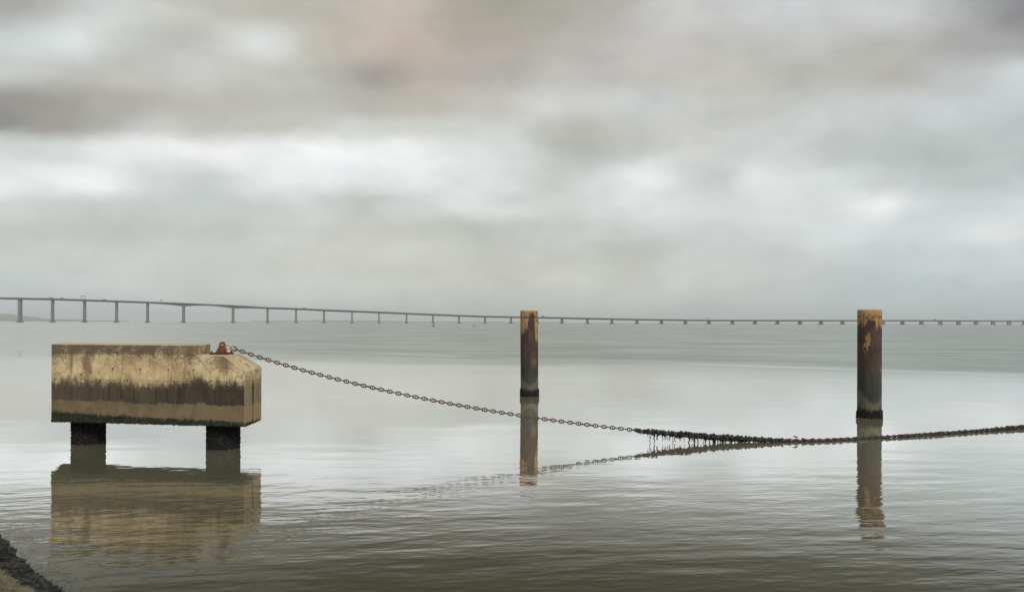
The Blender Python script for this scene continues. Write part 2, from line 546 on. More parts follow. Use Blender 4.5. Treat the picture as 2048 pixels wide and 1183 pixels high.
def b_water():
    p = pos(); x, y, z = sep(p)
    # wind patterns on the river
    lane = noise(comb(x * .012, y * .03, 0), 1.0, 3, .5) - .5
    far = sstep(y + x * .42 + lane * 40, 58, 90)             # ruffled open water
    ruf = far
    far = far * sstep(x / y, -.60, -.22, .35, 1.0)
    slick = sstep(M('ABSOLUTE', y - 111 + (x + 32) * .68 + lane * 9), .3, 2.6, .6, 0) * sstep(noise(comb(x * .05, y * .02, 7.0), 1.0, 3), .42, .62) * sstep(x / y, -.35, -.1)
    far = far * (1 - slick)
    near = sstep(y - x * .12 + lane * 4, 27, 15)             # little waves lapping at the bank
    warp = noise(comb(x * .12, y * .3, 1.0), 1.0, 2) - .5
    r1 = noise(comb(x * .34 + warp * .8, y * 1.25 + warp * 1.6, 0), 1.0, 2.5, .5)
    r2 = noise(comb(x * 1.1 + 7, y * 3.2 + x * .5, 0), 1.0, 2, .5)
    r3 = noise(comb(x * .10, y * .33, 5.0), 1.0, 2, .5)
    r4 = noise(comb(x * .55, y * 1.4 - x * .22, 9.0), 1.0, 3, .55)
    patch = sstep(noise(comb(x * .09, y * .16, 3.0), 1.0, 2, .5), .42, .62)
    hgt = r1 * (.0052 + near * .009) * (.55 + patch * .6) + r2 * .0015 * (patch + .2) + r3 * .016 + r4 * near * .020
    chop = noise(comb(x * .5, y * .9, 0), 1.0, 3, .55)
    hgt = hgt + chop * ruf * .10
    mud = mix(noise(comb(x * .05, y * .1, 0), 1.0, 3), (.062, .060, .037), (.074, .071, .046))
    mud = mix(far, mud, (.085, .105, .080))
    rough = M('MAXIMUM', ruf * .22, .015)
    nb = bump(hgt, 1, 1)
    fr = _n('ShaderNodeFresnel'); fr.inputs['IOR'].default_value = 1.333
    _set(fr.inputs['Normal'], nb)
    fac = sstep(E(fr.outputs[0]), .135, .40, .012, .90) * (1 - far * (.37 + sstep(noise(comb(x * .035, y * .10, 2.0), 1.0, 5, .65), .38, .62, 0, .13)))
    d = _n('ShaderNodeBsdfDiffuse'); _set(d.inputs['Color'], mud)
    g = _n('ShaderNodeBsdfGlossy'); _set(g.inputs['Roughness'], rough); _set(g.inputs['Normal'], nb)
    _set(g.inputs['Color'], mulc((.965, .972, .985), comb(fac, fac, fac)))
    m = _n('ShaderNodeAddShader')
    T.nt.links.new(d.outputs[0], m.inputs[0]); T.nt.links.new(g.outputs[0], m.inputs[1])
    out = T.nt.nodes['Material Output']
    T.nt.links.new(m.outputs[0], out.inputs['Surface'])
    return {}


WATER = material('river_water', b_water)


def b_bank():
    n_ = _n('ShaderNodeAttribute'); n_.attribute_name = 'upslope'
    t = E(n_.outputs['Fac'])
    p = pos(); x, y, z = sep(p)
    n = noise(p, 3.0, 5, .65); f = noise(p, 26, 4, .65)
    tt = t + (n - .5) * .35 + (f - .5) * .18
    stone = mix(sstep(n, .35, .65), (.20, .155, .085), (.115, .085, .050))
    stone = mix(sstep(f, .46, .60, 0, .85), stone, (.055, .042, .028))
    stone = mix(sstep(noise(p, 70, 2, .6), .60, .68, 0, .8), stone, (.34, .28, .18))
    moss = mix(f, (.10, .105, .03), (.20, .19, .055))
    wet = mix(sstep(f, .35, .7), (.008, .008, .009), (.022, .021, .021))
    c = mix(sstep(tt, .86, .70) * sstep(n, .4, .55), stone, moss)
    c = mix(sstep(tt, .58, .50), c, wet)
    return {'Base Color': c, 'Roughness': sstep(tt, .7, 1.0, .6, .9), 'Normal': bump(f * .03 + n * .05, 1, 1)}


BANK = material('bank_stone', b_bank)


def b_shore():
    p = pos()
    n = noise(p, .004, 4, .6)
    return {'Base Color': mix(sstep(n, .4, .6), (.05, .065, .05), (.12, .12, .09)), 'Roughness': 1.0}


SHORE = material('far_land', b_shore)

# ---------------------------------------------------------- water, far land
wv = [(-14000, -60, 0), (14000, -60, 0), (14000, 18000, 0), (-14000, 18000, 0)]
w = link('water', mesh_from('water', wv, [(0, 1, 2, 3)]), mat=WATER)
w['kind'] = 'structure'


def ridge(name, x0, x1, d, prof, depth, seed):
    """a strip of far land; prof(u) is its crest height, u runs 0..1 over pixels x0..x1"""
    n = 120; rows = 7
    v, f = [], []
    for j in range(rows):
        k = j / (rows - 1)
        for i in range(n + 1):
            u = i / n
            px = x0 + (x1 - x0) * u
            dd = d + depth * k
            X = (px - 1024) / F * dd
            hh = prof(u) * math.sin(math.pi * min(1, k * .9 + .02)) ** .7 if 0 < j else -1.0
            hh *= 1 + .35 * mnoise.noise((i * .09, k * 2.0, seed)) + .12 * mnoise.noise((i * .5, k * 3, seed))
            v.append((X, dd, hh if j else -1.0))
    for j in range(rows - 1):
        for i in range(n):
            a = j * (n + 1) + i
            f.append((a, a + 1, a + n + 2, a + n + 1))
    o = link(name, mesh_from(name, v, f), mat=SHORE, smooth=True)
    o['kind'] = 'structure'
    return o


ridge('hills', -420, 175, 8200, lambda u: 14 + 300 * math.exp(-((u - .45) / .33) ** 2) * (1 - u) ** .6, 2500, 1.3)
ridge('far_shore', -420, 262, 6000, lambda u: 9 * (1 - u) ** .25 + 1, 700, 4.4)
ridge('far_shore', 500, 1130, 9500, lambda u: 10 + 12 * max(0, math.sin(u * 5.3 + .5)) * math.sin(math.pi * u), 1200, 8.1)

# -------------------------------------------------------------- embankment
WL = [(-34, 46), (-24, 32.5), (-14.6, 20.6), (-9.55, 14.95), (-6.62, 11.85), (-2.5, 8.9), (4, 7.2), (14, 6.5), (30, 6.4)]


def catmull(P, n):
    P = [Vector((*p, 0)) for p in P]
    P = [P[0] * 2 - P[1]] + P + [P[-1] * 2 - P[-2]]
    out = []
    for i in range(1, len(P) - 2):
        for k in range(n):
            t = k / n
            a, b, c, d = P[i - 1:i + 3]
            out.append(.5 * ((2 * b) + (c - a) * t + (2 * a - 5 * b + 4 * c - d) * t * t + (3 * b - a - 3 * c + d) * t ** 3))
    out.append(P[-2])
    return out


wl = catmull(WL, 24)
wn = []
for i in range(len(wl)):
    t = (wl[min(i + 1, len(wl) - 1)] - wl[max(i - 1, 0)]).normalized()
    wn.append(Vector((t.y, -t.x, 0)))


def bank_z(t):
    if t < 0: return t * .42
    if t < 1.0: return t * .40
    return .40 + (t - 1.0) * .30 if t < 7 else 2.2 + (t - 7) * .02


ts = [-3, -1.5, -.8, -.4, -.2] + [k * .1 for k in range(0, 21)] + [2.3, 2.7, 3.2, 4, 5, 6, 7, 9, 14]
bv, bt, bf = [], [], []
for i, p in enumerate(wl):
    for t in ts:
        q = p + wn[i] * t
        rough_amp = .035 if t < 1.6 else .02
        z = bank_z(t) + mnoise.noise((q.x * 2.3, q.y * 2.3, 0)) * rough_amp + mnoise.noise((q.x * 7, q.y * 7, 3)) * rough_amp * .6
        bv.append((q.x, q.y, z)); bt.append(t)
m_ = len(ts)
for i in range(len(wl) - 1):
    for j in range(m_ - 1):
        a = i * m_ + j
        bf.append((a, a + 1, a + m_ + 1, a + m_))
bme = mesh_from('embankment', bv, bf)
at_ = bme.attributes.new('upslope', 'FLOAT', 'POINT')
at_.data.foreach_set('value', bt)
bank = link('embankment', bme, mat=BANK, smooth=True)
bank['kind'] = 'structure'

# wrack and bladder weed along the water's edge
rng = random.Random(21)
mb = MB()
for k in range(2600):
    i = rng.randrange(24 * 2, 24 * 6)
    t = rng.gauss(.22, .2)
    if t < -.05 or t > .52: continue
    p = wl[i] + (wl[i + 1] - wl[i]) * rng.random() + wn[i] * t
    lump(mb, (p.x, p.y, bank_z(t) + .004), rng.uniform(.010, .032), 1.4, 1.0, .5, rng, .3)
for k in range(3000):
    i = rng.randrange(24 * 2, 24 * 5)
    t = -abs(rng.gauss(0, .42))
    if t < -1.2: continue
    p = wl[i] + (wl[i + 1] - wl[i]) * rng.random() + wn[i] * t
    if mnoise.noise((p.x * 1.6, p.y * 1.6, 9)) < -.12: continue
    lump(mb, (p.x, p.y, -.002), rng.uniform(.004, .010), 1.5, .8, .7, rng, .4)
o = link('rockweed', mb.mesh('rockweed'), mat=CRUST)
o['kind'] = 'stuff'
tag(o, 'black seaweed and mussels along the water edge of the embankment', 'seaweed')

rng = random.Random(77)
mb = MB()
for k in range(900):
    i = rng.randrange(24 * 2, 24 * 5)
    t = rng.uniform(.5, 2.2)
    p = wl[i] + (wl[i + 1] - wl[i]) * rng.random() + wn[i] * t
    lump(mb, (p.x, p.y, bank_z(t) + .005), rng.uniform(.008, .034), 1.2, .9, .6, rng, .25)
me_ = mb.mesh('gravel')
GRAVEL = material('bank_gravel', lambda: {'Base Color': ramp(noise(pos(), 6, 3), [(.3, (.05, .042, .03)), (.55, (.15, .12, .075)), (.7, (.27, .23, .15))]), 'Roughness': .9})
o = link('gravel', me_, mat=GRAVEL)
o['kind'] = 'stuff'
tag(o, 'brown gravel lying on the sloping embankment', 'gravel')

# ---------------------------------------------------------- mooring dolphin
FL, FR = Vector((-14.62, 25.4)), Vector((-8.12, 24.3))
BL, BR = Vector((-15.25, 27.2)), Vector((-8.17, 25.95))


def blk(s, t, z):
    a = FL.lerp(FR, s); b = BL.lerp(BR, s)
    q = a.lerp(b, t)
    return Vector((q.x, q.y, z))


ZB, ZT, ZL, ZE = .82, 3.26, 2.94, 2.48
dol = thing('mooring_dolphin', 'weathered concrete mooring block on two black mussel-covered piles standing in the water', 'mooring block', (-11.6, 25.6, 0))
prof = [(0, ZB), (1, ZB), (1, ZE), (.895, ZL), (.757, ZL), (.757, ZT), (0, ZT)]
prof2 = [(0, ZB), (1.008, ZB), (1.008, ZE + .045), (.905, ZL), (.757, ZL), (.757, ZT), (0, ZT)]


def densify(poly, step_s=.03, step_z=.2):
    return poly


mb = MB().prism(prof, blk, 0, .5)
body = link('body', mb.mesh('body'), dol, CONC)
mb = MB().prism(prof2, blk, .501, 1)
rear = link('rear_body', mb.mesh('rear_body'), dol, CONC)
for o in (body, rear):
    bv_ = o.modifiers.new('bevel', 'BEVEL'); bv_.width = .022; bv_.segments = 2; bv_.limit_method = 'ANGLE'

# weed and barnacles that fringe the foot of the block
rng = random.Random(5)
mb = MB()
for k in range(2600):
    u = rng.random()
    edge = rng.random()
    if edge < .80:
        hgt = rng.random() ** 2 * (.12 + .16 * (1 - u))
        q = blk(u, -.004, ZB + hgt - .005)
    else:
        q = blk(1.004, rng.random() * .97, ZB + rng.random() ** 3 * .07 - .005)
    lump(mb, q, rng.uniform(.008, .026), 1, .7, 1.1, rng, .35)
for k in range(500):
    q = blk(rng.random(), rng.random() * .06, ZB - rng.random() * .02)
    lump(mb, q, rng.uniform(.012, .032), 1, 1, 1.2, rng, .35)
o = link('algae_fringe', mb.mesh('algae_fringe'), dol, ALGA); o['kind'] = 'stuff'


def lumpy_pile(name, c, r, z0, z1, parent, mat, n=40, rows=26, amp=.02, seed=0):
    v, f = [], []
    for j in range(rows + 1):
        z = z0 + (z1 - z0) * j / rows
        for i in range(n):
            a = 2 * math.pi * i / n
            rr = r + amp * mnoise.noise((math.cos(a) * 4 + seed, math.sin(a) * 4, z * 4))
            v.append((c[0] + math.cos(a) * rr, c[1] + math.sin(a) * rr, z))
    for j in range(rows):
        for i in range(n):
            f.append((j * n + i, j * n + (i + 1) % n, (j + 1) * n + (i + 1) % n, (j + 1) * n + i))
    f.append(tuple(rows * n + i for i in range(n)))
    return link(name, mesh_from(name, v, f), parent, mat, True)


def crust(parent, c, r, z0, z1, count, size, seed, ztop_ragged=.0, mat=CRUST, bulge=.0):
    g = random.Random(seed); mb = MB()
    for k in range(count):
        a = g.uniform(0, 2 * math.pi)
        zt = z1 - ztop_ragged * (.5 + .5 * mnoise.noise((math.cos(a) * 3, math.sin(a) * 3, seed)))
        q = g.random()
        z = z0 + (zt - z0) * q
        rr = r + g.uniform(-.01, .02) + bulge * (1 - q)
        s = g.uniform(*size)
        lump(mb, (c[0] + math.cos(a) * rr, c[1] + math.sin(a) * rr, z), s, .8, .8, 1.3, g, .3)
    me = mb.mesh('mussel_crust'); me.materials.append(mat)
    o = bpy.data.objects.new('mussel_crust', me); COL.objects.link(o)
    o.parent = parent
    o.matrix_parent_inverse = Matrix.Translation(-Vector(PARENT_LOC.get(parent.parent.name if parent.parent else parent.name, (0, 0, 0)))) if parent.type == 'EMPTY' else Matrix()
    o['kind'] = 'stuff'
    return o


for k, (pxc, py) in enumerate(((177, 889.5), (446.5, 899.5))):
    q = on_water(pxc, py)
    rad = .485
    c = (q.x * (q.y + rad) / q.y, q.y + rad)
    pl = lumpy_pile('pile', c, rad, -1.2, ZB + .03, dol, CRUST, seed=k * 3.1)
    crust(pl, c, rad, -.15, ZB, 2300, (.012, .032), 30 + k)

# chain bracket on the ledge
bc = at(445, 708.6, 25.55)
bz = ZL
bx, by = -9.27, 25.55
yaw = Matrix.Rotation(math.atan2(-1.1, 6.5), 3, 'Z')
mb = MB().box((bx, by, bz + .03), (.56, .5, .06), yaw)
plate = link('base_plate', mb.mesh('base_plate'), dol, DARKRED)
for sx in (-1, 1):
    for sy in (-1, 1):
        q = Vector((bx, by, bz + .06)) + yaw @ Vector((sx * .225, sy * .2, 0))
        mb = MB().tube([q, q + Vector((0, 0, .035))], .03, 6).tube([q, q + Vector((0, 0, .06))], .015, 6)
        o = bpy.data.objects.new('bolt', mb.mesh('bolt')); COL.objects.link(o); o.parent = plate
        o.data.materials.append(DARKRED)
# lug: a plate with a rounded head and an eye
def lug_plate(yoff, thick):
    out = []
    for k in range(15):
        a = math.radians(-15 + 210 * k / 14)
        out.append((.03 + .10 * math.cos(a), .245 + .10 * math.sin(a)))
    out = [(.165, .0)] + out + [(-.185, .0)]
    hole = [(.03 + .050 * math.cos(2 * math.pi * k / len(out) - .9), .245 + .050 * math.sin(2 * math.pi * k / len(out) - .9)) for k in range(len(out))]
    v, f = [], []
    n = len(out)
    for d in (-thick / 2, thick / 2):
        for s, z in out: v.append((s, yoff + d, z))
        for s, z in hole: v.append((s, yoff + d, z))
    for i in range(n):
        j = (i + 1) % n
        f += [(i, j, n + j, n + i), (2 * n + i, 3 * n + i, 3 * n + j, 2 * n + j), (i, 2 * n + i, 2 * n + j, j), (n + i, n + j, 3 * n + j, 3 * n + i)]
    return [Vector((bx, by, bz + .06)) + yaw @ Vector(q) for q in v], f


mb = MB().add(*lug_plate(0, .09))
link('lug', mb.mesh('lug'), dol, REDIRON)
for yo in (-.10, .10):
    mb = MB().prism([(-.15, .06), (.13, .06), (.07, .13), (-.08, .13)], lambda s_, t_, z_: Vector((bx, by, bz)) + yaw @ Vector((s_, t_, z_)), yo - .03, yo + .03)
    link('gusset', mb.mesh('gusset'), dol, REDIRON)

# ------------------------------------------------------------------- piles
posts = []
LEFT_Z = [(-1, 3.35), (-.6, 3.45), (-.35, 3.6), (-.2, 3.95), (-.08, 4.35), (.02, 4.5), (.45, 4.52), (.52, 4.3), (.6, 3.1), (.8, 2.85), (.95, 3.2), (1, 3.9)]
RIGHT_Z = [(-1, 3.85), (-.7, 3.98), (-.3, 4.16), (0, 4.05), (.2, 3.72), (.42, 4.05), (.75, 3.68), (1, 3.95)]
for (pc, py, topy, wpx, zth, patches, freckle, label, lean) in (
    (1059, 793, 621, 35.5, LEFT_Z, [], [(.45, 1.86, .38, .34)], 'slimmer looking rusty steel mooring pile at mid picture, bright orange paint on its left side', -.035),
    (1738.5, 837, 619, 45.5, RIGHT_Z, [(-.52, 3.32, .24, .36), (-.66, 3.08, .2, .3)], [(.7, 2.05, .25, .25)], 'taller looking rusty steel mooring pile near the right, orange paint only around its top', 0.0)):
    q = on_water(pc, py)
    rad = wpx / 2 / F * (q.y + .3)
    c = (q.x * (q.y + rad) / q.y, q.y + rad)
    zt = at(pc, topy, c[1]).z
    pt = thing('mooring_pile', label, 'steel pile', (c[0], c[1], 0), 'steel piles standing in the river')
    mat = material('rusty_pile_paint', b_pile(c[0], c[1], rad, zth, patches, freckle))
    v, f = [], []
    n, rows = 64, 60
    for j in range(rows + 1):
        z = -1.5 + (zt + 1.5) * j / rows
        for i in range(n):
            a = 2 * math.pi * i / n
            rr = rad + .006 * mnoise.noise((math.cos(a) * 3, math.sin(a) * 3, z * 2.2)) + .004 * mnoise.noise((math.cos(a) * 9, math.sin(a) * 9, z * 7))
            ztop = z + (.018 * mnoise.noise((math.cos(a) * 6, math.sin(a) * 6, 4)) if j == rows else 0)
            v.append((c[0] + lean * (z / zt) + math.cos(a) * rr, c[1] + math.sin(a) * rr, ztop))
    for j in range(rows):
        for i in range(n):
            f.append((j * n + i, j * n + (i + 1) % n, (j + 1) * n + (i + 1) % n, (j + 1) * n + i))
    base = len(v)
    for j, (dr, zz) in enumerate(((.02, zt - .004), (.022, zt - .6))):
        for i in range(n):
            a = 2 * math.pi * i / n
            v.append((c[0] + lean + math.cos(a) * (rad - dr), c[1] + math.sin(a) * (rad - dr), zz))
    for i in range(n):
        k = (i + 1) % n
        f.append((rows * n + i, rows * n + k, base + k, base + i))
        f.append((base + i, base + k, base + n + k, base + n + i))
    f.append(tuple(base + n + i for i in range(n)))
    pipe = link('pipe', mesh_from('pipe', v, f), pt, mat, True)
    cr = crust(pt, c, rad, -.12, .46, 900, (.014, .052), 60 + int(pc), .30, CRUST, .012)
    cr.matrix_parent_inverse = Matrix.Translation(-Vector((c[0], c[1], 0)))
    posts.append(c)

# ------------------------------------------------------------------- chain
CH = [(470, 700), (548, 724.5), (643, 750), (740, 772.5), (830, 792), (920, 811), (1057, 831.5), (1180, 850), (1300, 863.5), (1430, 874), (1550, 879.5), (1650, 880.5), (1720, 879), (1790, 876), (1900, 867.5), (2000, 857.5), (2048, 852.5)]
def chain_y(X):
    return 25.5 + (X + 9.2) / 20.8 * 1.6 + max(0.0, X - 10.0) ** 1.25 * .17


pts = []
for px, py in CH:
    d = 25.5
    for _ in range(4):
        X = ray(px, py)[0] * d
        d = chain_y(X)
    pts.append(at(px, py, d))
X0 = bx + .13
xs = np.array([p.x for p in pts]); zs = np.array([p.z for p in pts])
xs = np.append(xs, [X0] * 3); zs = np.append(zs, [bz + .06 + .235] * 3)
fit = np.polyfit(xs, zs, 5)
def chain_pt(X):
    Xc = min(X, 19.0)
    z = float(np.polyval(fit, Xc))
    if X > 19.0:
        sl = float(np.polyval(np.polyder(fit), 19.0)); z += sl * (X - 19.0) + .004 * (X - 19) ** 2
    return Vector((X, chain_y(X), max(z, .04)))


chain = thing('mooring_chain', 'long rusty stud-link chain sagging from the concrete block down to the water', 'chain', (X0, 25.55, bz))
CL = Vector((X0, 25.55, bz))
D_ = .037                                   # bar thickness


def link_mesh():
    mb = MB()
    hl, hw = .0725 + .0185, .066 - D_ / 2 + .003
    r_end = hw
    path = []
    n = 28
    for k in range(n):
        a = 2 * math.pi * k / n
        ca, sa = math.cos(a), math.sin(a)
        path.append(Vector(((hl - .01) * math.copysign(abs(ca) ** .72, ca), 0, hw * math.copysign(abs(sa) ** .85, sa))))
    m = 8
    v = []
    for k in range(n):
        t = (path[(k + 1) % n] - path[k - 1]).normalized()
        b = Vector((0, 1, 0)); nn = t.cross(b)
        for j in range(m):
            a = 2 * math.pi * j / m
            v.append(path[k] + (b * math.cos(a) + nn * math.sin(a)) * D_ / 2)
    f = [(k * m + j, k * m + (j + 1) % m, ((k + 1) % n) * m + (j + 1) % m, ((k + 1) % n) * m + j) for k in range(n) for j in range(m)]
    mb.add(v, f)
    mb.tube([(0, 0, -hw), (0, 0, -hw * .5), (0, 0, 0), (0, 0, hw * .5), (0, 0, hw)], [.020, .0165, .015, .0165, .020], 8)
    return mb.mesh('chain_link')


LM = link_mesh(); LM.materials.append(IRON)
for p_ in LM.polygons: p_.use_smooth = True
PITCH = .1425
stations = []
X = X0 + .20
acc = 0
p = chain_pt(X)
while p.x < 22.5:
    q = chain_pt(p.x + PITCH)
    step = PITCH / (q - p).length * PITCH
    q = chain_pt(p.x + step)
    stations.append(((p + q) / 2, (q - p).normalized()))
    p = q
rng = random.Random(3)
for i, (c, t) in enumerate(stations):
    o = bpy.data.objects.new('chain_link', LM); COL.objects.link(o)
    bvec = t.cross(Vector((0, 0, 1))).normalized(); nvec = bvec.cross(t).normalized()
    rot = Matrix((t, -bvec, nvec)).transposed()
    twist = (0 if i % 2 == 0 else math.pi / 2) + rng.uniform(-.12, .12)
    rot = rot @ Matrix.Rotation(twist, 3, 'X')
    o.parent = chain
    o.matrix_parent_inverse = Matrix.Translation(-CL)
    o.matrix_basis = Matrix.Translation(c) @ rot.to_4x4() @ (Matrix.Diagonal((1.18, 1.1, 1.22, 1)) if i == 0 else Matrix())
# end shackle through the eye of the lug
sa = Vector((bx, by, bz + .06)) + yaw @ Vector((.03, 0, .245))
sb = chain_pt(X0 + .22)
dirs = (sb - sa); dirs.z *= 1; L_ = dirs.length; dirs.normalize()
sidev = Vector((0, 0, 1)).cross(dirs).normalized(); upv = dirs.cross(sidev).normalized()
path = []
for k in range(25):
    a = 2 * math.pi * k / 24
    path.append(sa + dirs * (L_ * .5 + .02 + (L_ * .5 + .035) * math.cos(a)) + upv * (.052 * math.sin(a)) + sidev * .0)
mb = MB().tube(path, .023, 8, False)
pin = sa - sidev * .11, sa + sidev * .11
mb.tube(pin, .022, 8)
link('shackle', mb.mesh('shackle'), chain, GALV, True)

# fouling: clumps of mussels and weed on the part that the tide covers
CLUMPS = []
for k in range(5):
    g = random.Random(100 + k); mb = MB()
    for j in range(40):
        a = g.uniform(0, 6.28); rr = math.sqrt(g.random()) * .096
        lump(mb, (g.uniform(-.13, .13), math.cos(a) * rr, math.sin(a) * rr), g.uniform(.026, .050), 1.2, .9, .9, g, .2)
    me = mb.mesh('mussel_clump'); me.materials.append(WEED); CLUMPS.append(me)
    for p_ in me.polygons: p_.use_smooth = True
XF0 = on_water(1272, 861).x * .985
for i in range(0, len(stations)):
    c, t = stations[i]
    pxl = 1024 + F * c.x / c.y
    if pxl < 1268: continue
    size = .55 + .6 * min(1, (pxl - 1268) / 60)
    if pxl > 1500: size = 1.0 - .36 * min(1, (pxl - 1500) / 150)
    if pxl > 1760: size = .62 + .20 * min(1, (pxl - 1760) / 240)
    if abs(pxl - 1787) < 7: size *= .45
    o = bpy.data.objects.new('mussel_clump', CLUMPS[i % 5]); COL.objects.link(o)
    o.parent = chain; o.matrix_parent_inverse = Matrix.Translation(-CL)
    sc_ = .84 * size * rng.uniform(.85, 1.12) * (1.14 if i % 2 == 0 else .74)
    o.matrix_basis = (Matrix.Translation(c + Vector((0, 0, -.005))) @ t.to_track_quat('X', 'Z').to_matrix().to_4x4()
                      @ Matrix.Rotation(rng.uniform(0, 6.28), 4, 'X') @ Matrix.Diagonal((.9, sc_, sc_, 1)))


def strand(x_px, length, thick, seed):
    """one hanging frond"""
    best = min(stations, key=lambda s: abs(1024 + F * s[0].x / s[0].y - x_px))[0]
    g = random.Random(seed)
    d = best.y + g.uniform(-.05, .05)
    Xw = (x_px - 1024) / F * d
    ztop = chain_pt(Xw).z
    zb = max(ztop - length, -.06)
    n = max(5, int((ztop - zb) / .035))
    pp, rr = [], []
    for k in range(n + 1):
        u = k / n
        pp.append((Xw + .012 * math.sin(k * 1.3 + seed) + g.uniform(-.006, .006), d + g.uniform(-.008, .008), ztop - (ztop - zb) * u))
        rr.append(max(.004, thick * (1.7 * (1 - u) ** 1.6 + .45) * g.uniform(.6, 1.3)))
    mb = MB().tube(pp, rr, 6)
    for k in range(int(n * .8)):
        q = g.choice(pp)
        lump(mb, (q[0] + g.uniform(-.02, .02), q[1], q[2]), g.uniform(.008, .018), 1, .7, 1.6, g, .3)
    link('seaweed_strand', mb.mesh('seaweed_strand'), chain, WEED)


# (pixel column, length in m, thickness in m)
for k, (xp, ln, th) in enumerate([(1278, .10, .010), (1283, .13, .010), (1297, .24, .013), (1301, .52, .010), (1304, .16, .016), (1309, .48, .017), (1315, .22, .02),
      (1318, .14, .014), (1326, .30, .014), (1331, .20, .022), (1335, .24, .012), (1340, .27, .020), (1346, .28, .011), (1350, .24, .020), (1354, .16, .018), (1360, .24, .022),
      (1369, .22, .012), (1379, .40, .018), (1380, .22, .028), (1385, .20, .018), (1389, .38, .022), (1390, .22, .030), (1396, .42, .018), (1403, .18, .02), (1408, .2, .016), (1412, .34, .022),
      (1420, .42, .014), (1428, .38, .030), (1430, .28, .04), (1436, .38, .018), (1441, .25, .022), (1445, .34, .032), (1449, .22, .02), (1452, .32, .034), (1459, .17, .024), (1463, .30, .036),
      (1470, .2, .026), (1477, .2, .03), (1485, .17, .026), (1492, .17, .03), (1500, .15, .03), (1508, .14, .028), (1516, .13, .03), (1524, .12, .026),
      (2003, .20, .02), (2010, .3, .024), (2017, .24, .02), (2025, .32, .022), (2032, .26, .026), (2040, .34, .026), (2047, .3, .024), (2056, .4, .026), (2065, .38, .02), (2074, .44, .026)]):
    strand(xp, ln * rng.uniform(.75, 1.08), th * rng.uniform(.9, 1.4), 300 + k)

# ------------------------------------------------------------------ bridge
PIERS = [(-85, 49.5, 8), (-24, 49, 8), (40, 48, 11), (105, 47, 7.5), (169, 45, 7.5), (233, 43, 7), (295, 41, 7), (367, 38.5, 8.5), (466, 34.5, 8), (535, 30.5, 6.8), (592, 29, 6.8), (648, 26.5, 8.2), (704, 24.5, 6.6), (758, 22.5, 6.6), (813, 20.2, 6.4), (866, 18.2, 6.4), (918, 16.3, 6.4), (970, 14.7, 6.2), (1022, 13.8, 6.2), (1075, 13, 6.2), (1124, 12.2, 7), (1175, 11.3, 6), (1224, 10.4, 6), (1274, 9.6, 6), (1323, 9, 6), (1371, 8.5, 6), (1418, 8.3, 6), (1465, 8.3, 6), (1510, 8.3, 6), (1555, 8.3, 6), (1600, 8.3, 6), (1642, 8.4, 6), (1685, 8.5, 6), (1726, 8.6, 6), (1766, 8.7, 6), (1805, 8.8, 6), (1843, 8.7, 6), (1881, 8.6, 6), (1917, 8.5, 6), (1952, 8.4, 6), (1986, 8.3, 6), (2018, 8.2, 6), (2049, 8.1, 6), (2079, 8, 6), (2108, 8, 6)]
bxs = np.array([0, 300, 600, 1024, 1500, 1800, 2048]); bsp = np.array([65, 62, 56.5, 51.5, 46, 40, 33])
spf = np.polyfit(bxs, bsp, 3)


def bridge_d(px):
    s = float(np.polyval(spf, max(-90, min(2110, px))))
    return 2380 * math.sqrt(51.5 / s)


def bridge_xy(px):
    d = bridge_d(px)
    return Vector(((px - 1024) / F * d, d))


pierx = [p[0] for p in PIERS]; pierh = [p[1] for p in PIERS]


def deck_top(px):
    return float(np.interp(px, pierx, pierh)) * bridge_d(px) / F


br = thing('bridge', 'long low concrete road bridge on many piers crossing the river on the horizon', 'bridge', (*bridge_xy(1022), 0))


def transverse(px):
    a, b = bridge_xy(px - 4), bridge_xy(px + 4)
    t = (b - a).normalized()
    return Vector((-t.y, t.x)), t


pxs = sorted(set(list(np.linspace(-110, 2120, 340)) + pierx))
v, f = [], []
for px in pxs:
    c = bridge_xy(px); nrm, tg = transverse(px); zt = deck_top(px)
    th = 4.3
    if 367 <= px <= 466:
        q = abs((px - 416.5) / 49.5); th = 4.0 + 5.2 * q ** 2.2
    elif 295 <= px < 367: th = 4.2 + 5.0 * ((px - 295) / 72) ** 2.2
    elif 466 < px <= 535: th = 4.2 + 5.0 * ((535 - px) / 69) ** 2.2
    # two lanes wide box girder with cantilever edges and a parapet
    for o_, z in ((-14.5, zt + .9), (-14.1, zt + .9), (-14.1, zt - .1), (14.1, zt - .1), (14.1, zt + .9), (14.5, zt + .9), (14.5, zt - .9), (9, zt - 1.3), (8, zt - th), (-8, zt - th), (-9, zt - 1.3), (-14.5, zt - .9)):
        q = c + nrm * o_
        v.append((q.x, q.y, z))
for i in range(len(pxs) - 1):
    for k in range(12):
        f.append((i * 12 + k, i * 12 + (k + 1) % 12, (i + 1) * 12 + (k + 1) % 12, (i + 1) * 12 + k))
mb = MB().add(v, f)
link('deck', mb.mesh('deck'), br, BRIDGE)
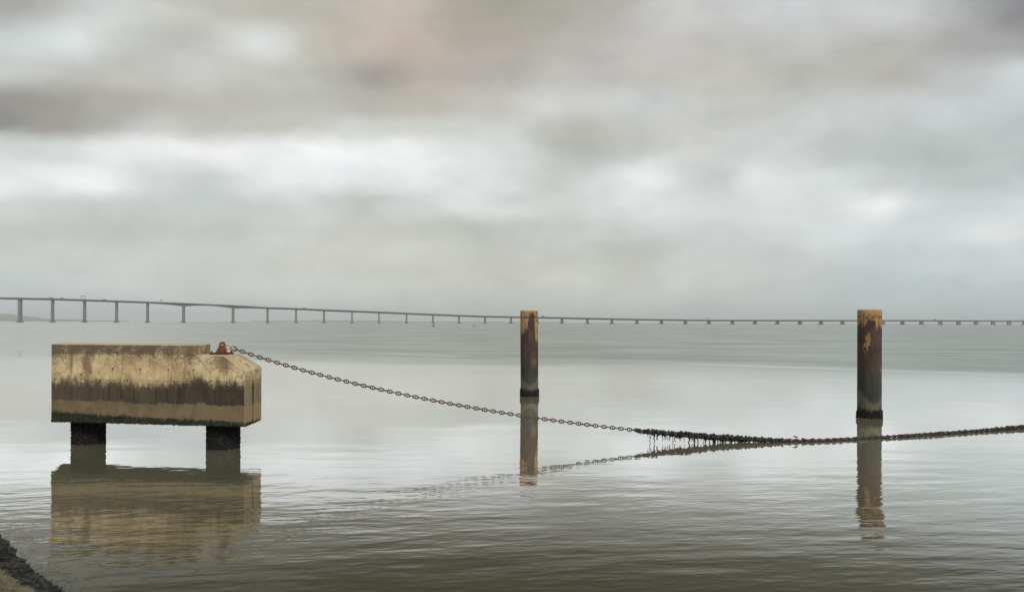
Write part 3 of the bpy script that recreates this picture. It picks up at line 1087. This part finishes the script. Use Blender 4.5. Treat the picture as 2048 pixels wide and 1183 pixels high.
for px, hp, wpx in PIERS:
    c = bridge_xy(px); nrm, tg = transverse(px); d = bridge_d(px)
    yawm = Matrix.Rotation(math.atan2(tg.y, tg.x), 3, 'Z')
    zt = deck_top(px) - 3.9
    if px in (367, 466): zt -= 4.6
    wide = 4.6 * (wpx / 6.4) ** .8
    mb = MB()
    for sgn in (-1, 1):
        q = c + nrm * 4.6 * sgn
        zm = (zt + 1.0) / 2
        mb.box((q.x, q.y, zm), (wide * .9, wide * 1.05, zt - 1.0 + .6), yawm)
    pr = link('pier', mb.mesh('pier'), br, BRIDGE)
    mb = MB()
    mb.box((c.x, c.y, .6), (wide * 2.1, 18, 2.4), yawm)
    mb.box((c.x, c.y, 2.1), (wide * 1.8, 16.5, .8), yawm)
    ft = bpy.data.objects.new('footing', mb.mesh('footing')); COL.objects.link(ft); ft.parent = pr
    ft.data.materials.append(BRIDGE)


def gantry(px, wpx, hpx, posts_=2):
    d = bridge_d(px); s = d / F; zt = deck_top(px)
    c = bridge_xy(px); nrm, tg = transverse(px)
    mb = MB()
    hw = wpx * s / 2
    xs_ = (-hw, hw) if posts_ == 2 else (-hw, hw)
    for o_ in xs_:
        q = c + tg * o_
        mb.box((q.x, q.y, zt + hpx * s / 2), (.8, .8, hpx * s))
    q = c
    if posts_ == 2:
        mb.box((q.x, q.y, zt + hpx * s), (2 * hw + .8, 1.4, 1.3), Matrix.Rotation(math.atan2(tg.y, tg.x), 3, 'Z'))
    else:
        mb.box((q.x, q.y, zt + hpx * s * .8), (2 * hw + .8, 1.0, .8))
        mb.box((q.x, q.y, zt + hpx * s * 1.0), (.5, .5, hpx * s * .7))
    link('sign_gantry', mb.mesh('sign_gantry'), br, STEEL)


gantry(166, 7, 7); gantry(323, 2.6, 6, 3); gantry(1414, 7, 4.2); gantry(2045, 8, 4.0)


def truck(px, ln, hi, k, label):
    d = bridge_d(px); zt = deck_top(px); c = bridge_xy(px); nrm, tg = transverse(px)
    c = c - nrm * 8
    zt += -.1
    yawm = Matrix.Rotation(math.atan2(tg.y, tg.x), 3, 'Z')
    t_ = thing('lorry', label, 'lorry', (c.x, c.y, zt), 'lorries crossing the bridge')
    def P(x, y, z): 
        q = yawm @ Vector((x, y, 0)); return (c.x + q.x, c.y + q.y, zt + z)
    link('cargo_box', MB().box(P(-1.2, 0, .9 + hi / 2), (ln, 2.5, hi), yawm).mesh('cargo_box'), t_, TRUCKC[k % 3])
    link('cab', MB().box(P(ln / 2 + .1, 0, .7 + hi * .36), (2.0, 2.4, hi * .72), yawm).mesh('cab'), t_, TRUCKC[(k + 1) % 3])
    for wx_ in (-ln / 2, -ln / 2 + 1.5, ln / 2):
        for wy_ in (-1.1, 1.1):
            a = Vector(P(wx_, wy_ - .15, .5)); b = Vector(P(wx_, wy_ + .15, .5))
            link('wheel', MB().tube([a, b], .5, 12).mesh('wheel'), t_, BLACKP)


truck(104, 9, 2.9, 0, 'lorry on the bridge above the second pier from the left edge')
truck(126, 7, 2.4, 1, 'lorry on the bridge short of the left sign gantry')
truck(211, 8, 2.2, 2, 'lorry on the bridge just right of the left sign gantry')
truck(609, 9, 2.4, 0, 'lorry on the bridge between the haunched span and the middle pile')
truck(1085, 8, 2.4, 1, 'lorry on the bridge just right of the middle steel pile')
truck(1866, 11, 2.6, 2, 'lorry on the bridge right of the right steel pile')

# ------------------------------------------------- small craft and markers
def wloc(px, d):
    return Vector(((px - 1024) / F * d, d, 0))


c = wloc(867, 760)
bt_ = thing('small_boat', 'tiny dark boat with a low cabin under the bridge at left of mid picture', 'boat', c)
hull_v, hull_f = [], []
for i in range(9):
    u = i / 8; half = .85 * math.sin(math.pi * min(1, .18 + u * .82)) ** .6
    sheer = .55 + .25 * u * u
    hull_v += [(c.x - 1.3 + 2.6 * u, c.y - half, sheer), (c.x - 1.3 + 2.6 * u, c.y - half * .6, -.15), (c.x - 1.3 + 2.6 * u, c.y + half * .6, -.15), (c.x - 1.3 + 2.6 * u, c.y + half, sheer)]
for i in range(8):
    for k in range(4):
        hull_f.append((i * 4 + k, i * 4 + (k + 1) % 4, (i + 1) * 4 + (k + 1) % 4, (i + 1) * 4 + k))
hull_f += [(0, 1, 2, 3), (35, 34, 33, 32)]
link('hull', MB().add(hull_v, hull_f).mesh('hull'), bt_, BLACKP)
mb = MB().prism([(-.55, .5), (.6, .5), (.35, 1.35), (-.3, 1.4)], lambda s, t, z: Vector((c.x + s, c.y + t, z)), -.5, .5)
link('cabin', mb.mesh('cabin'), bt_, BLACKP)


def buoy(px, d, w_, hgt, label):
    c = wloc(px, d)
    t_ = thing('channel_buoy', label, 'buoy', c, 'channel markers')
    mb = MB().tube([c + Vector((0, 0, -.4)), c + Vector((0, 0, .1)), c + Vector((0, 0, .4)), c + Vector((0, 0, .6))], [w_ * .7, w_, w_ * .9, w_ * .35], 16)
    link('float', mb.mesh('float'), t_, BLACKP)
    mb = MB().tube([c + Vector((0, 0, .5)), c + Vector((0, 0, hgt))], [.12, .09], 8)
    link('mast', mb.mesh('mast'), t_, STEEL)
    mb = MB().tube([c + Vector((0, 0, hgt - .1)), c + Vector((0, 0, hgt + .15)), c + Vector((0, 0, hgt + .5))], [.22, .3, .05], 10)
    link('topmark', mb.mesh('topmark'), t_, BLACKP)


buoy(948, 690, .85, 2.1, 'small dark buoy with a thin mast left of the middle steel pile')
buoy(516, 1500, 1.0, 3.0, 'tiny marker buoy below the haunched bridge span at left')
buoy(273, 1900, 1.0, 3.6, 'tiny marker buoy far left under the high bridge spans')

# -------------------------------------------------------------------- bird
c = at(1591, 873.6, chain_pt(at(1591, 875, 27).x).y)
ground = chain_pt(c.x).z + .07
bird = bpy.data.objects.new('small_bird', None); COL.objects.link(bird)
bird.location = (c.x, c.y, ground)
tag(bird, 'small grey wading bird standing on the weed-covered chain', 'bird')
spine = [(-.072, .060), (-.058, .078), (-.040, .083), (-.018, .072), (.010, .062), (.040, .055), (.068, .046), (.100, .036)]
rads = [.007, .019, .018, .020, .027, .023, .012, .004]
mb = MB().tube([(x, 0, z) for x, z in spine], rads, 12)
me = mb.mesh('body'); me.materials.append(FEATHER)
for p_ in me.polygons: p_.use_smooth = True
o = bpy.data.objects.new('body', me); COL.objects.link(o); o.parent = bird
mb = MB().tube([(-.072, 0, .062), (-.118, 0, .066)], [.005, .0015], 6)
me = mb.mesh('beak'); me.materials.append(BLACKP); o = bpy.data.objects.new('beak', me); COL.objects.link(o); o.parent = bird
for sy in (-.009, .009):
    mb = MB().tube([(.006, sy, .045), (.013, sy, .022), (.006, sy, -.012), (-.014, sy, -.014)], [.004, .003, .0025, .002], 6)
    me = mb.mesh('leg'); me.materials.append(BLACKP); o = bpy.data.objects.new('leg', me); COL.objects.link(o); o.parent = bird
for sy in (-1, 1):
    mb = MB().tube([(-.012, sy * .020, .068), (.02, sy * .024, .060), (.055, sy * .017, .050), (.092, sy * .006, .040)], [.008, .011, .007, .002], 8)
    me = mb.mesh('wing'); me.materials.append(FEATHER); o = bpy.data.objects.new('wing', me); COL.objects.link(o); o.parent = bird

# -------------------------------------------------------------------- haze
hz = MB().box((0, 9000, 74), (30000, 19000, 150))
me = hz.mesh('haze')
hm = bpy.data.materials.new('river_haze'); hm.use_nodes = True
T.nt = hm.node_tree
for n_ in list(T.nt.nodes): T.nt.nodes.remove(n_)
pv = _n('ShaderNodeVolumePrincipled')
pv.inputs['Color'].default_value = (.90, .95, 1.0, 1)
pv.inputs['Density'].default_value = 1.1e-4
ho = _n('ShaderNodeOutputMaterial')
T.nt.links.new(pv.outputs[0], ho.inputs['Volume'])
hob = link('haze', me, mat=hm)
hob['kind'] = 'stuff'
tag(hob, 'thin pale haze hanging over the whole river', 'haze')
